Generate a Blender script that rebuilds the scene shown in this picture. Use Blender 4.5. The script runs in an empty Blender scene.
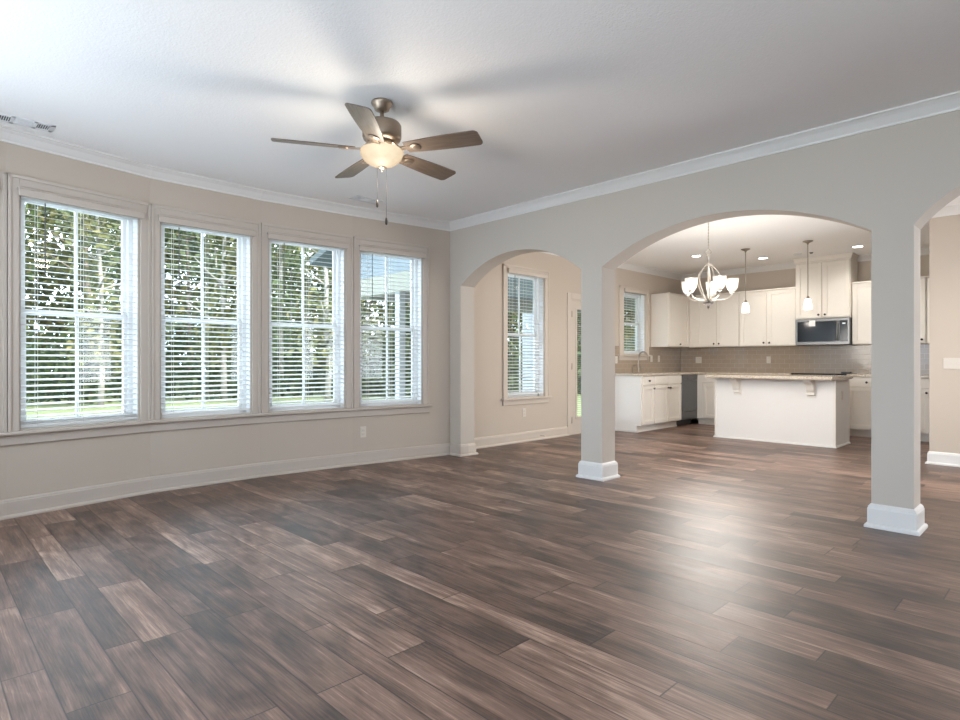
import bpy, bmesh, math, random
from mathutils import Vector, Matrix
random.seed(7)
PI = math.pi
sc = bpy.context.scene
C = sc.collection

# ------------------------------------------------------------------ camera, world, sun, large lights, exposure
CAM_YAW = math.radians(45.738)
cam_d = bpy.data.cameras.new('camera'); cam = bpy.data.objects.new('camera', cam_d); C.objects.link(cam)
cam_d.sensor_width = 36; cam_d.lens = 36*588.95/960; cam_d.shift_y = 1.04/960; cam_d.clip_start = .02; cam_d.clip_end = 400
cam.location = (0, 0, 1.11); cam.rotation_euler = (PI/2, 0, CAM_YAW)
sc.camera = cam

sc.view_settings.view_transform = 'Standard'; sc.view_settings.look = 'None'
sc.view_settings.exposure = 0.77; sc.view_settings.gamma = 1.0; sc.view_settings.use_curve_mapping = False
cy = sc.cycles
cy.use_denoising = True
cy.max_bounces = 12; cy.diffuse_bounces = 6; cy.glossy_bounces = 4; cy.transparent_max_bounces = 16; cy.transmission_bounces = 6
cy.sample_clamp_indirect = 6.0
cy.caustics_reflective = False; cy.caustics_refractive = False

world = bpy.data.worlds.new('overcast_sky'); sc.world = world; world.use_nodes = True
wn = world.node_tree.nodes; wl = world.node_tree.links
wbg = wn['Background']; wbg.inputs['Strength'].default_value = 4.6
wtc = wn.new('ShaderNodeTexCoord'); wmap = wn.new('ShaderNodeMapping'); wmap.inputs['Scale'].default_value = (1, 1, 2.5)
wns = wn.new('ShaderNodeTexNoise'); wns.inputs['Scale'].default_value = 3.0; wns.inputs['Detail'].default_value = 5
wrp = wn.new('ShaderNodeValToRGB')
wrp.color_ramp.elements[0].position = .35; wrp.color_ramp.elements[0].color = (.56, .75, 1.0, 1)
wrp.color_ramp.elements[1].position = .6; wrp.color_ramp.elements[1].color = (.84, .92, 1.0, 1)
wl.new(wtc.outputs['Generated'], wmap.inputs['Vector']); wl.new(wmap.outputs['Vector'], wns.inputs['Vector'])
wl.new(wns.outputs['Fac'], wrp.inputs['Fac']); wl.new(wrp.outputs['Color'], wbg.inputs['Color'])

def lamp(name, kind, loc, energy, color=(1, 1, 1), rot=(0, 0, 0), **kw):
    d = bpy.data.lights.new(name, kind); d.energy = energy; d.color = color
    for k, v in kw.items(): setattr(d, k, v)
    o = bpy.data.objects.new(name, d); C.objects.link(o); o.location = loc; o.rotation_euler = rot
    return o
lamp('soft_sun', 'SUN', (0, 0, 30), 7.5, (1.0, .95, .86), (math.radians(48), 0, math.radians(112)), angle=math.radians(12))
FILL_COL = (.78, .89, 1.0)
# added fill lights outside unseen openings in the rear wall, behind the camera
for i, x in enumerate((-3.6, -1.2, 1.2)):
    lamp('rear_fill_light', 'AREA', (x, -.74, 1.55), (5, 9, 3)[i], FILL_COL, (PI/2+math.radians(8), 0, 0), shape='RECTANGLE', size=1.7, size_y=1.7)
# added fill light behind an unseen opening, brightening column and jamb faces
lamp('passage_fill_light', 'AREA', (2.95, 6.3, 1.5), 38, (.95, .96, 1.0), (PI/2, 0, PI/2), shape='RECTANGLE', size=1.7, size_y=1.7)

# ------------------------------------------------------------------ materials
def new_mat(name):
    m = bpy.data.materials.new(name); m.use_nodes = True
    return m, m.node_tree.nodes, m.node_tree.links, m.node_tree.nodes['Principled BSDF']
def srgb(r, g, b):
    f = lambda c: (c/255/12.92) if c/255 <= .04045 else ((c/255+.055)/1.055)**2.4
    return (f(r), f(g), f(b), 1)
def paint(name, col, rough=.6, bump=.0, scale=120, metal=0, var=.03, spec=.5):
    m, n, l, b = new_mat(name)
    tc = n.new('ShaderNodeTexCoord'); ns = n.new('ShaderNodeTexNoise'); ns.inputs['Scale'].default_value = scale; ns.inputs['Detail'].default_value = 3
    l.new(tc.outputs['Object'], ns.inputs['Vector'])
    mx = n.new('ShaderNodeMixRGB'); mx.blend_type = 'MULTIPLY'; mx.inputs['Fac'].default_value = 1
    rp = n.new('ShaderNodeMapRange'); rp.inputs['To Min'].default_value = 1-var; rp.inputs['To Max'].default_value = 1+var
    l.new(ns.outputs['Fac'], rp.inputs['Value']); l.new(rp.outputs['Result'], mx.inputs['Color2']); mx.inputs['Color1'].default_value = col
    l.new(mx.outputs['Color'], b.inputs['Base Color'])
    b.inputs['Roughness'].default_value = rough; b.inputs['Metallic'].default_value = metal; b.inputs['Specular IOR Level'].default_value = spec
    if bump:
        bp = n.new('ShaderNodeBump'); bp.inputs['Strength'].default_value = bump; bp.inputs['Distance'].default_value = .004
        l.new(ns.outputs['Fac'], bp.inputs['Height']); l.new(bp.outputs['Normal'], b.inputs['Normal'])
    return m
def emit(name, col, strength, base=(.9, .9, .9, 1)):
    m, n, l, b = new_mat(name)
    b.inputs['Base Color'].default_value = base; b.inputs['Roughness'].default_value = .35
    b.inputs['Emission Color'].default_value = col; b.inputs['Emission Strength'].default_value = strength
    return m
def math_node(n, l, op, a, b=None, c=None):
    x = n.new('ShaderNodeMath'); x.operation = op
    for i, v in enumerate((a, b, c)):
        if v is None: continue
        if isinstance(v, (int, float)): x.inputs[i].default_value = v
        else: l.new(v, x.inputs[i])
    return x.outputs[0]
M = {}
M['wall'] = paint('beige_wall_paint', (.49, .425, .355, 1), .8, .12, 260)
M['tan'] = paint('lit_kitchen_wall_paint', (.52, .45, .375, 1), .8, .12, 260)  # same beige wall paint, lightened to carry the kitchen lamp light
M['arch'] = paint('lit_arch_wall_paint', (.51, .46, .40, 1), .8, .12, 260)  # same beige wall paint, with the window light's paleness put into the colour
M['ceiling'] = paint('textured_ceiling_paint', (.86, .855, .845, 1), .9, .5, 90)
M['trim'] = paint('white_trim_paint', (.70, .685, .66, 1), .4, 0, 40, var=.01)
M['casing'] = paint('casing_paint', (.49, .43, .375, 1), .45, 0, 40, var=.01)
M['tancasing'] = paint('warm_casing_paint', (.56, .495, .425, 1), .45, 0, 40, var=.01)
M['vinyl'] = paint('white_vinyl', (.82, .83, .84, 1), .35, 0, 40, var=.01)
M['blind'] = paint('white_blind_slat', (.84, .84, .83, 1), .4, 0, 60, var=.02)
def slat_mat():
    m, n, l, b = new_mat('white_blind_slat')
    b.inputs['Base Color'].default_value = (.84, .84, .83, 1); b.inputs['Roughness'].default_value = .4
    tl = n.new('ShaderNodeBsdfTranslucent'); tl.inputs['Color'].default_value = (.84, .84, .82, 1); mx = n.new('ShaderNodeMixShader'); mx.inputs['Fac'].default_value = .3
    out = n['Material Output']; l.new(b.outputs[0], mx.inputs[1]); l.new(tl.outputs[0], mx.inputs[2]); l.new(mx.outputs[0], out.inputs['Surface'])
    return m
M['blind'] = slat_mat()
M['cord'] = paint('white_cord', (.75, .74, .7, 1), .7)
M['wand'] = paint('grey_wand', (.12, .12, .12, 1), .4)
M['cabinet'] = paint('cream_cabinet_paint', (.74, .69, .62, 1), .4, 0, 30, var=.015)
M['island'] = paint('island_panel_paint', (.76, .735, .70, 1), .5, 0, 30, var=.015)
M['nickel'] = paint('brushed_nickel', (.36, .32, .27, 1), .32, 0, 200, metal=1, var=.05)
M['fan_metal'] = paint('warm_brushed_nickel', (.33, .26, .20, 1), .36, 0, 200, metal=.85, var=.05)
M['pale_nickel'] = paint('pale_brushed_nickel', (.60, .56, .50, 1), .35, 0, 200, metal=.85, var=.04)
M['steel'] = paint('stainless_steel', (.20, .20, .20, 1), .38, 0, 150, metal=1, var=.06)
M['darksteel'] = paint('dark_stainless_steel', (.16, .165, .17, 1), .35, 0, 150, metal=.7, var=.06)
M['black'] = paint('black_plastic', (.012, .012, .013, 1), .35)
M['bglass'] = paint('black_glass', (.010, .010, .011, 1), .12, spec=.4)
M['bronze'] = paint('dark_bronze', (.03, .021, .015, 1), .5, metal=.3)
M['plate'] = paint('ivory_plate', (.62, .57, .50, 1), .4)
M['gap'] = paint('shadow_gap', (.05, .045, .04, 1), .9)
M['duct'] = paint('duct_grey', (.10, .11, .12, 1), .8)
M['ventwhite'] = paint('vent_white', (.75, .76, .77, 1), .5)
M['soffit'] = paint('shaded_porch_siding', (.16, .19, .21, 1), .6)  # white porch in shade: the bluish shade is put into the colour
M['porchtrim'] = paint('porch_trim_cream', (.24, .235, .19, 1), .6)  # cream darkened to hold the porch shade
M['siding'] = paint('pale_post_paint', (.40, .42, .44, 1), .6)  # post colour darkened for the porch shade too
M['shingle'] = paint('dark_roof_shingle', (.07, .085, .085, 1), .9, .4, 30, var=.3)
M['concrete'] = paint('porch_concrete', (.66, .70, .74, 1), .8, .2, 40, var=.1)
M['bark'] = paint('pale_bark', (.24, .22, .19, 1), .9, .5, 18, var=.35)
M['darkbark'] = paint('brown_bark', (.13, .10, .075, 1), .9, .5, 18, var=.35)
M['paper'] = paint('white_paper', (.85, .85, .83, 1), .7)
M['bulb'] = emit('lit_bulb', (1, .86, .66, 1), 6)
M['can'] = emit('lit_downlight', (1, .93, .82, 1), 9)
M['pend'] = emit('lit_pendant_glass', (1, .94, .84, 1), 3.2)
def bowl_mat():
    m, n, l, b = new_mat('lit_frosted_bowl'); out = n['Material Output']; n.remove(b)
    em = n.new('ShaderNodeEmission'); lw = n.new('ShaderNodeLayerWeight'); lw.inputs['Blend'].default_value = .4
    rp = n.new('ShaderNodeValToRGB'); rp.color_ramp.elements[0].color = (1.0, .84, .60, 1); rp.color_ramp.elements[1].color = (.66, .47, .29, 1)
    tc = n.new('ShaderNodeTexCoord'); ns = n.new('ShaderNodeTexNoise'); ns.inputs['Scale'].default_value = 14; ns.inputs['Detail'].default_value = 3
    l.new(tc.outputs['Object'], ns.inputs['Vector']); l.new(lw.outputs['Facing'], rp.inputs['Fac'])
    l.new(rp.outputs['Color'], em.inputs['Color']); l.new(math_node(n, l, 'ADD', .50, math_node(n, l, 'MULTIPLY', ns.outputs['Fac'], .3)), em.inputs['Strength'])
    gl = n.new('ShaderNodeBsdfGlossy'); gl.inputs['Roughness'].default_value = .6
    mx = n.new('ShaderNodeMixShader'); mx.inputs['Fac'].default_value = .02
    l.new(em.outputs[0], mx.inputs[1]); l.new(gl.outputs[0], mx.inputs[2]); l.new(mx.outputs[0], out.inputs['Surface'])
    return m
M['bowl'] = bowl_mat()
M['screen'] = emit('green_display', (.6, .8, .85, 1), .3)

def glass_mat(name, tint=(1, 1, 1, 1), rough=0.0, fac=.06, base=None):
    m, n, l, b = new_mat(name)
    n.remove(b); out = n['Material Output']
    tr = n.new('ShaderNodeBsdfTransparent'); tr.inputs['Color'].default_value = tint
    gl = n.new('ShaderNodeBsdfGlossy'); gl.inputs['Roughness'].default_value = rough
    fr = n.new('ShaderNodeFresnel'); fr.inputs['IOR'].default_value = 1.45
    mx = n.new('ShaderNodeMixShader'); gg = n.new('ShaderNodeNewGeometry'); l.new(math_node(n, l, 'MULTIPLY', fr.outputs['Fac'], math_node(n, l, 'SUBTRACT', 1, gg.outputs['Backfacing'])), mx.inputs['Fac']); l.new(tr.outputs[0], mx.inputs[1]); l.new(gl.outputs[0], mx.inputs[2])
    l.new(mx.outputs[0], out.inputs['Surface'])
    return m
M['glass'] = glass_mat('window_glass', (.95, .97, .96, 1))
def shade_glass():
    m, n, l, b = new_mat('seeded_glass_shade'); out = n['Material Output']
    b.inputs['Base Color'].default_value = (.95, .92, .88, 1); b.inputs['Roughness'].default_value = .15
    b.inputs['Emission Color'].default_value = (1, .93, .82, 1); b.inputs['Emission Strength'].default_value = .12
    tr = n.new('ShaderNodeBsdfTransparent'); lw = n.new('ShaderNodeLayerWeight'); lw.inputs['Blend'].default_value = .35
    mr = n.new('ShaderNodeMapRange'); mr.inputs['To Min'].default_value = .38; mr.inputs['To Max'].default_value = .95
    mx = n.new('ShaderNodeMixShader'); l.new(lw.outputs['Facing'], mr.inputs['Value']); l.new(mr.outputs['Result'], mx.inputs['Fac'])
    l.new(tr.outputs[0], mx.inputs[1]); l.new(b.outputs[0], mx.inputs[2]); l.new(mx.outputs[0], out.inputs['Surface'])
    return m
M['shade'] = shade_glass()

def floor_mat():
    m, n, l, b = new_mat('hand_scraped_plank_floor')
    g = n.new('ShaderNodeNewGeometry'); s = n.new('ShaderNodeSeparateXYZ'); l.new(g.outputs['Position'], s.inputs[0])
    X, Y = s.outputs['X'], s.outputs['Y']
    mt = lambda op, a, b=None, c=None: math_node(n, l, op, a, b, c)
    PER = .31; SPL = .4
    p = mt('DIVIDE', mt('ADD', Y, 9.995), PER); fl = mt('FLOOR', p); fr = mt('FRACT', p)
    inb = mt('GREATER_THAN', fr, SPL)
    row = mt('ADD', mt('MULTIPLY', fl, 2), inb)
    da = mt('MULTIPLY', mt('MINIMUM', fr, mt('ABSOLUTE', mt('SUBTRACT', SPL, fr))), PER)
    db = mt('MULTIPLY', mt('MINIMUM', mt('ABSOLUTE', mt('SUBTRACT', fr, SPL)), mt('SUBTRACT', 1, fr)), PER)
    dy = mt('ADD', mt('MULTIPLY', da, mt('SUBTRACT', 1, inb)), mt('MULTIPLY', db, inb))
    wr = n.new('ShaderNodeTexWhiteNoise'); wr.noise_dimensions = '1D'; l.new(row, wr.inputs['W'])
    ln = mt('ADD', .72, mt('MULTIPLY', wr.outputs['Value'], .62))
    px = mt('ADD', mt('DIVIDE', mt('ADD', X, 20), ln), mt('MULTIPLY', wr.outputs['Value'], 17.31))
    fx = mt('FLOOR', px); rx = mt('FRACT', px)
    # second irregular joint inside some planks
    dx = mt('MULTIPLY', mt('MINIMUM', rx, mt('SUBTRACT', 1, rx)), ln)
    cid = n.new('ShaderNodeCombineXYZ'); l.new(row, cid.inputs[0]); l.new(fx, cid.inputs[1])
    wc = n.new('ShaderNodeTexWhiteNoise'); wc.noise_dimensions = '2D'; l.new(cid.outputs[0], wc.inputs['Vector'])
    tone = wc.outputs['Value']
    # grain
    cg = n.new('ShaderNodeCombineXYZ'); l.new(mt('MULTIPLY', X, 1.6), cg.inputs[0]); l.new(mt('MULTIPLY', Y, 42), cg.inputs[1]); l.new(mt('MULTIPLY', tone, 57), cg.inputs[2])
    ng = n.new('ShaderNodeTexNoise'); ng.inputs['Scale'].default_value = 1; ng.inputs['Detail'].default_value = 6; ng.inputs['Roughness'].default_value = .62; ng.inputs['Distortion'].default_value = .6
    l.new(cg.outputs[0], ng.inputs['Vector'])
    cb = n.new('ShaderNodeCombineXYZ'); l.new(mt('MULTIPLY', X, 2.2), cb.inputs[0]); l.new(mt('MULTIPLY', Y, 6), cb.inputs[1]); l.new(mt('MULTIPLY', tone, 31), cb.inputs[2])
    nb = n.new('ShaderNodeTexNoise'); nb.inputs['Scale'].default_value = 1; nb.inputs['Detail'].default_value = 4; nb.inputs['Distortion'].default_value = 1.2
    l.new(cb.outputs[0], nb.inputs['Vector'])
    cf = n.new('ShaderNodeCombineXYZ'); l.new(mt('MULTIPLY', X, 6), cf.inputs[0]); l.new(mt('MULTIPLY', Y, 170), cf.inputs[1]); l.new(mt('MULTIPLY', tone, 91), cf.inputs[2])
    nf = n.new('ShaderNodeTexNoise'); nf.inputs['Scale'].default_value = 1; nf.inputs['Detail'].default_value = 3; nf.inputs['Roughness'].default_value = .7
    l.new(cf.outputs[0], nf.inputs['Vector'])
    v = mt('ADD', mt('MULTIPLY', tone, .30), mt('ADD', mt('MULTIPLY', ng.outputs['Fac'], .75), mt('MULTIPLY', nb.outputs['Fac'], .75)))
    v = mt('ADD', mt('MULTIPLY', mt('SUBTRACT', nf.outputs['Fac'], .5), .6), mt('SUBTRACT', v, .43))
    rp = n.new('ShaderNodeValToRGB'); e = rp.color_ramp.elements
    e[0].position = .16; e[0].color = (0.0163, 0.0081, 0.0057, 1); e[1].position = .84; e[1].color = (0.4191, 0.2767, 0.2063, 1)
    k = e.new(.36); k.color = (0.0769, 0.0407, 0.0283, 1); k = e.new(.6); k.color = (0.1863, 0.1085, 0.0773, 1)
    l.new(v, rp.inputs['Fac'])
    seam = mt('MULTIPLY', mt('SMOOTH_MIN', mt('DIVIDE', dy, .0036), mt('DIVIDE', dx, .0042), .2), 1.0)
    sm = n.new('ShaderNodeMapRange'); sm.inputs['From Max'].default_value = 1.0; sm.inputs['To Min'].default_value = .0; l.new(seam, sm.inputs['Value'])
    mx = n.new('ShaderNodeMixRGB'); mx.blend_type = 'MULTIPLY'; mx.inputs['Fac'].default_value = 1
    l.new(rp.outputs['Color'], mx.inputs['Color1']); l.new(sm.outputs['Result'], mx.inputs['Color2'])
    l.new(mx.outputs['Color'], b.inputs['Base Color'])
    l.new(mt('ADD', .31, mt('MULTIPLY', ng.outputs['Fac'], .22)), b.inputs['Roughness'])
    b.inputs['Specular IOR Level'].default_value = .8
    h = mt('ADD', mt('MULTIPLY', sm.outputs['Result'], .22), mt('ADD', mt('MULTIPLY', ng.outputs['Fac'], .35), mt('MULTIPLY', nb.outputs['Fac'], .5)))
    bp = n.new('ShaderNodeBump'); bp.inputs['Strength'].default_value = .35; bp.inputs['Distance'].default_value = .004
    l.new(h, bp.inputs['Height']); l.new(bp.outputs['Normal'], b.inputs['Normal'])
    return m
M['floor'] = floor_mat()
def tile_mat():
    m, n, l, b = new_mat('taupe_subway_tile')
    g = n.new('ShaderNodeNewGeometry'); s = n.new('ShaderNodeSeparateXYZ'); l.new(g.outputs['Position'], s.inputs[0])
    cv = n.new('ShaderNodeCombineXYZ'); l.new(math_node(n, l, 'ADD', s.outputs['X'], s.outputs['Y']), cv.inputs[0]); l.new(math_node(n, l, 'SUBTRACT', s.outputs['Z'], .914), cv.inputs[1])
    bk = n.new('ShaderNodeTexBrick'); bk.inputs['Scale'].default_value = 1; bk.inputs['Brick Width'].default_value = .152; bk.inputs['Row Height'].default_value = .0762
    bk.inputs['Mortar Size'].default_value = .003; bk.inputs['Mortar Smooth'].default_value = .3
    bk.inputs['Color1'].default_value = (.36, .285, .215, 1); bk.inputs['Color2'].default_value = (.33, .26, .195, 1); bk.inputs['Mortar'].default_value = (.47, .40, .32, 1)
    l.new(cv.outputs[0], bk.inputs['Vector']); l.new(bk.outputs['Color'], b.inputs['Base Color'])
    b.inputs['Roughness'].default_value = .12
    ns = n.new('ShaderNodeTexNoise'); ns.inputs['Scale'].default_value = 9; l.new(cv.outputs[0], ns.inputs['Vector'])
    h = math_node(n, l, 'ADD', math_node(n, l, 'MULTIPLY', bk.outputs['Fac'], -.8), math_node(n, l, 'MULTIPLY', ns.outputs['Fac'], .8))
    bp = n.new('ShaderNodeBump'); bp.inputs['Strength'].default_value = .5; bp.inputs['Distance'].default_value = .004
    l.new(h, bp.inputs['Height']); l.new(bp.outputs['Normal'], b.inputs['Normal'])
    return m
M['tile'] = tile_mat()
def granite_mat():
    m, n, l, b = new_mat('beige_granite')
    tc = n.new('ShaderNodeTexCoord'); ns = n.new('ShaderNodeTexNoise'); ns.inputs['Scale'].default_value = 55; ns.inputs['Detail'].default_value = 8; ns.inputs['Roughness'].default_value = .75
    l.new(tc.outputs['Object'], ns.inputs['Vector'])
    rp = n.new('ShaderNodeValToRGB'); e = rp.color_ramp.elements
    e[0].position = .32; e[0].color = (.10, .07, .05, 1); e[1].position = .66; e[1].color = (.68, .61, .52, 1)
    k = e.new(.45); k.color = (.42, .34, .26, 1); k = e.new(.54); k.color = (.56, .49, .40, 1)
    l.new(ns.outputs['Fac'], rp.inputs['Fac']); l.new(rp.outputs['Color'], b.inputs['Base Color']); b.inputs['Roughness'].default_value = .15
    return m
M['granite'] = granite_mat()
def blade_mat():
    m, n, l, b = new_mat('walnut_fan_blade')
    tc = n.new('ShaderNodeTexCoord'); mp = n.new('ShaderNodeMapping'); mp.inputs['Scale'].default_value = (3, 45, 3)
    ns = n.new('ShaderNodeTexNoise'); ns.inputs['Scale'].default_value = 2; ns.inputs['Detail'].default_value = 5
    l.new(tc.outputs['Object'], mp.inputs['Vector']); l.new(mp.outputs['Vector'], ns.inputs['Vector'])
    rp = n.new('ShaderNodeValToRGB'); e = rp.color_ramp.elements
    e[0].position = .3; e[0].color = (.085, .06, .043, 1); e[1].position = .75; e[1].color = (.16, .12, .092, 1)
    l.new(ns.outputs['Fac'], rp.inputs['Fac']); l.new(rp.outputs['Color'], b.inputs['Base Color']); b.inputs['Roughness'].default_value = .38
    return m
M['blade'] = blade_mat()
def leaf_mat(name, c0, c1, c2):
    m, n, l, b = new_mat(name)
    g = n.new('ShaderNodeNewGeometry')
    rp = n.new('ShaderNodeValToRGB'); e = rp.color_ramp.elements
    e[0].color = c0; e[1].color = c2; k = e.new(.5); k.color = c1
    l.new(g.outputs['Random Per Island'], rp.inputs['Fac']); l.new(rp.outputs['Color'], b.inputs['Base Color'])
    b.inputs['Roughness'].default_value = .7
    out = n['Material Output']; tl = n.new('ShaderNodeBsdfTranslucent'); l.new(rp.outputs['Color'], tl.inputs['Color'])
    mx = n.new('ShaderNodeMixShader'); mx.inputs['Fac'].default_value = .35
    l.new(b.outputs[0], mx.inputs[1]); l.new(tl.outputs[0], mx.inputs[2]); l.new(mx.outputs[0], out.inputs['Surface'])
    return m
M['leaf_a'] = leaf_mat('green_leaves', (0.038, 0.064, 0.020, 1), (0.071, 0.105, 0.030, 1), (0.143, 0.176, 0.056, 1))
M['leaf_b'] = leaf_mat('olive_leaves', (0.050, 0.064, 0.021, 1), (0.097, 0.105, 0.034, 1), (0.184, 0.161, 0.059, 1))
M['leaf_c'] = leaf_mat('dark_leaves', (0.025, 0.040, 0.016, 1), (0.046, 0.068, 0.025, 1), (0.092, 0.112, 0.039, 1))
M['lawn'] = paint('lawn_grass', (.105, .125, .045, 1), .95, .6, 8, var=.35)

# ------------------------------------------------------------------ mesh helpers
class MB:
    def __init__(self): self.v = []; self.f = []; self.sm = []
    def add(self, verts, faces, smooth=False):
        o = len(self.v); self.v += [tuple(p) for p in verts]
        self.f += [[i+o for i in f] for f in faces]; self.sm += [smooth]*len(faces)
        return self
    def box(self, x0, x1, y0, y1, z0, z1):
        v = [(x, y, z) for z in (z0, z1) for y in (y0, y1) for x in (x0, x1)]
        return self.add(v, [(0, 2, 3, 1), (4, 5, 7, 6), (0, 1, 5, 4), (2, 6, 7, 3), (0, 4, 6, 2), (1, 3, 7, 5)])
    def bbox(self, x0, x1, y0, y1, z0, z1, c=.003):
        """box with chamfered edges along every side"""
        bm = bmesh.new(); bmesh.ops.create_cube(bm, size=1)
        for p in bm.verts:
            p.co = Vector(((x0+x1)/2+p.co.x*(x1-x0), (y0+y1)/2+p.co.y*(y1-y0), (z0+z1)/2+p.co.z*(z1-z0)))
        bmesh.ops.bevel(bm, geom=bm.edges[:], offset=c, segments=2, affect='EDGES', profile=.5)
        bm.verts.index_update()
        self.add([p.co[:] for p in bm.verts], [[q.index for q in f.verts] for f in bm.faces]); bm.free(); return self
    def lathe(self, prof, seg=32, c=(0, 0, 0), cap=True, smooth=True):
        v = []; f = []; n = len(prof)
        for i in range(seg):
            a = 2*PI*i/seg
            for r, z in prof: v.append((c[0]+r*math.cos(a), c[1]+r*math.sin(a), c[2]+z))
        for i in range(seg):
            j = (i+1) % seg
            for k in range(n-1): f.append((i*n+k, j*n+k, j*n+k+1, i*n+k+1))
        if cap:
            if prof[0][0] > 1e-5: f.append([i*n for i in range(seg)][::-1])
            if prof[-1][0] > 1e-5: f.append([i*n+n-1 for i in range(seg)])
        return self.add(v, f, smooth)
    def tube(self, pts, r, seg=10, cap=True):
        pts = [Vector(p) for p in pts]; v = []; f = []; up = None
        rr = r if isinstance(r, (list, tuple)) else [r]*len(pts)
        for i, p in enumerate(pts):
            t = (pts[min(i+1, len(pts)-1)]-pts[max(i-1, 0)]).normalized()
            if up is None:
                up = t.orthogonal().normalized()
            up = (up-t*up.dot(t)).normalized(); w = t.cross(up)
            for k in range(seg):
                a = 2*PI*k/seg; v.append(p+(up*math.cos(a)+w*math.sin(a))*rr[i])
        for i in range(len(pts)-1):
            for k in range(seg):
                q = (k+1) % seg; f.append((i*seg+k, i*seg+q, (i+1)*seg+q, (i+1)*seg+k))
        if cap: f.append(list(range(seg))[::-1]); f.append([(len(pts)-1)*seg+k for k in range(seg)])
        return self.add(v, f, True)
    def sweep(self, path, prof, closed=False):
        """extrude the profile [(distance into the room, z)] along a plan path with the room on its right, mitred"""
        P = [Vector((p[0], p[1])) for p in path]; n = len(P); m = len(prof); v = []; f = []
        for i in range(n):
            a = P[i]-P[i-1] if (closed or i > 0) else P[1]-P[0]
            b = P[(i+1) % n]-P[i] if (closed or i < n-1) else a
            if not closed and i == 0: a = b
            a = a.normalized(); b = b.normalized()
            na = Vector((a.y, -a.x)); nb = Vector((b.y, -b.x)); mi = (na+nb)
            mi = mi/max(.15, mi.dot(na))
            for o, z in prof: v.append((P[i].x+mi.x*o, P[i].y+mi.y*o, z))
        for i in range(n if closed else n-1):
            j = (i+1) % n
            for k in range(m):
                q = (k+1) % m; f.append((i*m+k, j*m+k, j*m+q, i*m+q))
        if not closed: f.append(list(range(m))); f.append([(n-1)*m+k for k in range(m)][::-1])
        return self.add(v, f)
    def prism(self, outline, y0, y1):
        """outline [(x, z)] extruded along y"""
        n = len(outline); v = [(x, y0, z) for x, z in outline]+[(x, y1, z) for x, z in outline]
        f = [list(range(n)), list(range(n, 2*n))[::-1]]+[(i, i+n, (i+1) % n+n, (i+1) % n) for i in range(n)]
        return self.add(v, f)
    def build(self, name, mat, parent=None, normals=True):
        me = bpy.data.meshes.new(name); me.from_pydata(self.v, [], self.f); me.materials.append(mat)
        me.polygons.foreach_set('use_smooth', self.sm)
        if normals:
            bm = bmesh.new(); bm.from_mesh(me); bmesh.ops.recalc_face_normals(bm, faces=bm.faces[:]); bm.to_mesh(me); bm.free()
        o = bpy.data.objects.new(name, me); C.objects.link(o)
        if parent: o.parent = parent
        return o
def tag(o, label=None, cat=None, group=None, kind=None):
    if label: o['label'] = label
    if cat: o['category'] = cat
    if group: o['group'] = group
    if kind: o['kind'] = kind
    return o
def thing(name, label, cat, loc=(0, 0, 0), rz=0, group=None):
    o = bpy.data.objects.new(name, None); o.empty_display_size = .1; C.objects.link(o); o.location = loc; o.rotation_euler = (0, 0, rz)
    return tag(o, label, cat, group)
def struct_root(name, loc=(0, 0, 0), rz=0, label=None):
    o = bpy.data.objects.new(name, None); o.empty_display_size = .1; C.objects.link(o); o.location = loc; o.rotation_euler = (0, 0, rz)
    return tag(o, label, None, None, 'structure')
def struct(name, mb, mat, label=None):
    return tag(mb.build(name, mat), label, None, None, 'structure')
def dup(o, parent=None):
    c = o.copy(); C.objects.link(c)
    if parent: c.parent = parent
    for ch in list(o.children): dup(ch, c)
    return c

# ------------------------------------------------------------------ plan
CEIL = 2.74
YA, TA = 4.631, .22                       # arch wall face and thickness
BOW = [(-5.02, -.42), (-5.31, .504), (-5.505, 1.474), (-5.5235, 2.435), (-5.438, 3.405), (-5.305, 4.34), (-5.26, 4.631)]
XN = -5.39                                # nook and sink wall face
YB = 10.6                                 # kitchen back wall face
XR = 2.8
YH, XH = 7.93, -1.17                      # wall to the right beyond the arches
REAR = -.6

struct('floor', MB().box(-5.8, XR+.2, REAR-.2, YB+.2, -.08, 0), M['floor'], 'dark brown hand-scraped plank floor')
struct('ceiling', MB().box(-5.85, XR+.2, REAR-.2, YB+.2, CEIL, CEIL+.25), M['ceiling'], 'lightly textured white ceiling')

def wall_run(mb, p, q, openings, th=.17, out=None):
    """wall from p to q, room on the right, with openings [(s0, s1, z0, z1)]"""
    p = Vector(p); q = Vector(q); t = (q-p); L = t.length; t.normalize(); o = Vector((-t.y, t.x))
    def bx(s0, s1, z0, z1):
        if s1-s0 < 1e-4 or z1-z0 < 1e-4: return
        v = []
        for z in (z0, z1):
            for d in (0, th):
                for s in (s0, s1):
                    e = p+t*s+o*d; v.append((e.x, e.y, z))
        mb.add(v, [(0, 2, 3, 1), (4, 5, 7, 6), (0, 1, 5, 4), (2, 6, 7, 3), (0, 4, 6, 2), (1, 3, 7, 5)])
    s = 0
    for s0, s1, z0, z1 in sorted(openings):
        bx(s, s0, 0, CEIL); bx(s0, s1, 0, z0); bx(s0, s1, z1, CEIL); s = s1
    bx(s, L, 0, CEIL)
WZ0, WZ1 = .61, 2.365
mb = MB()
facets = []
for i in range(len(BOW)-1):
    p, q = Vector(BOW[i]), Vector(BOW[i+1]); L = (q-p).length
    if i < 5:
        a, b = .074, L-.082
        facets.append((p, math.atan2(q.y-p.y, q.x-p.x), L, a, b))
        wall_run(mb, p, q, [(a, b, WZ0, WZ1)])
    else: wall_run(mb, p, q, [])
wall_run(mb, (-5.02, REAR), (-5.02, -.42), [])
struct('wall_left', mb, M['wall'], 'beige bowed wall holding the row of windows')
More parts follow.
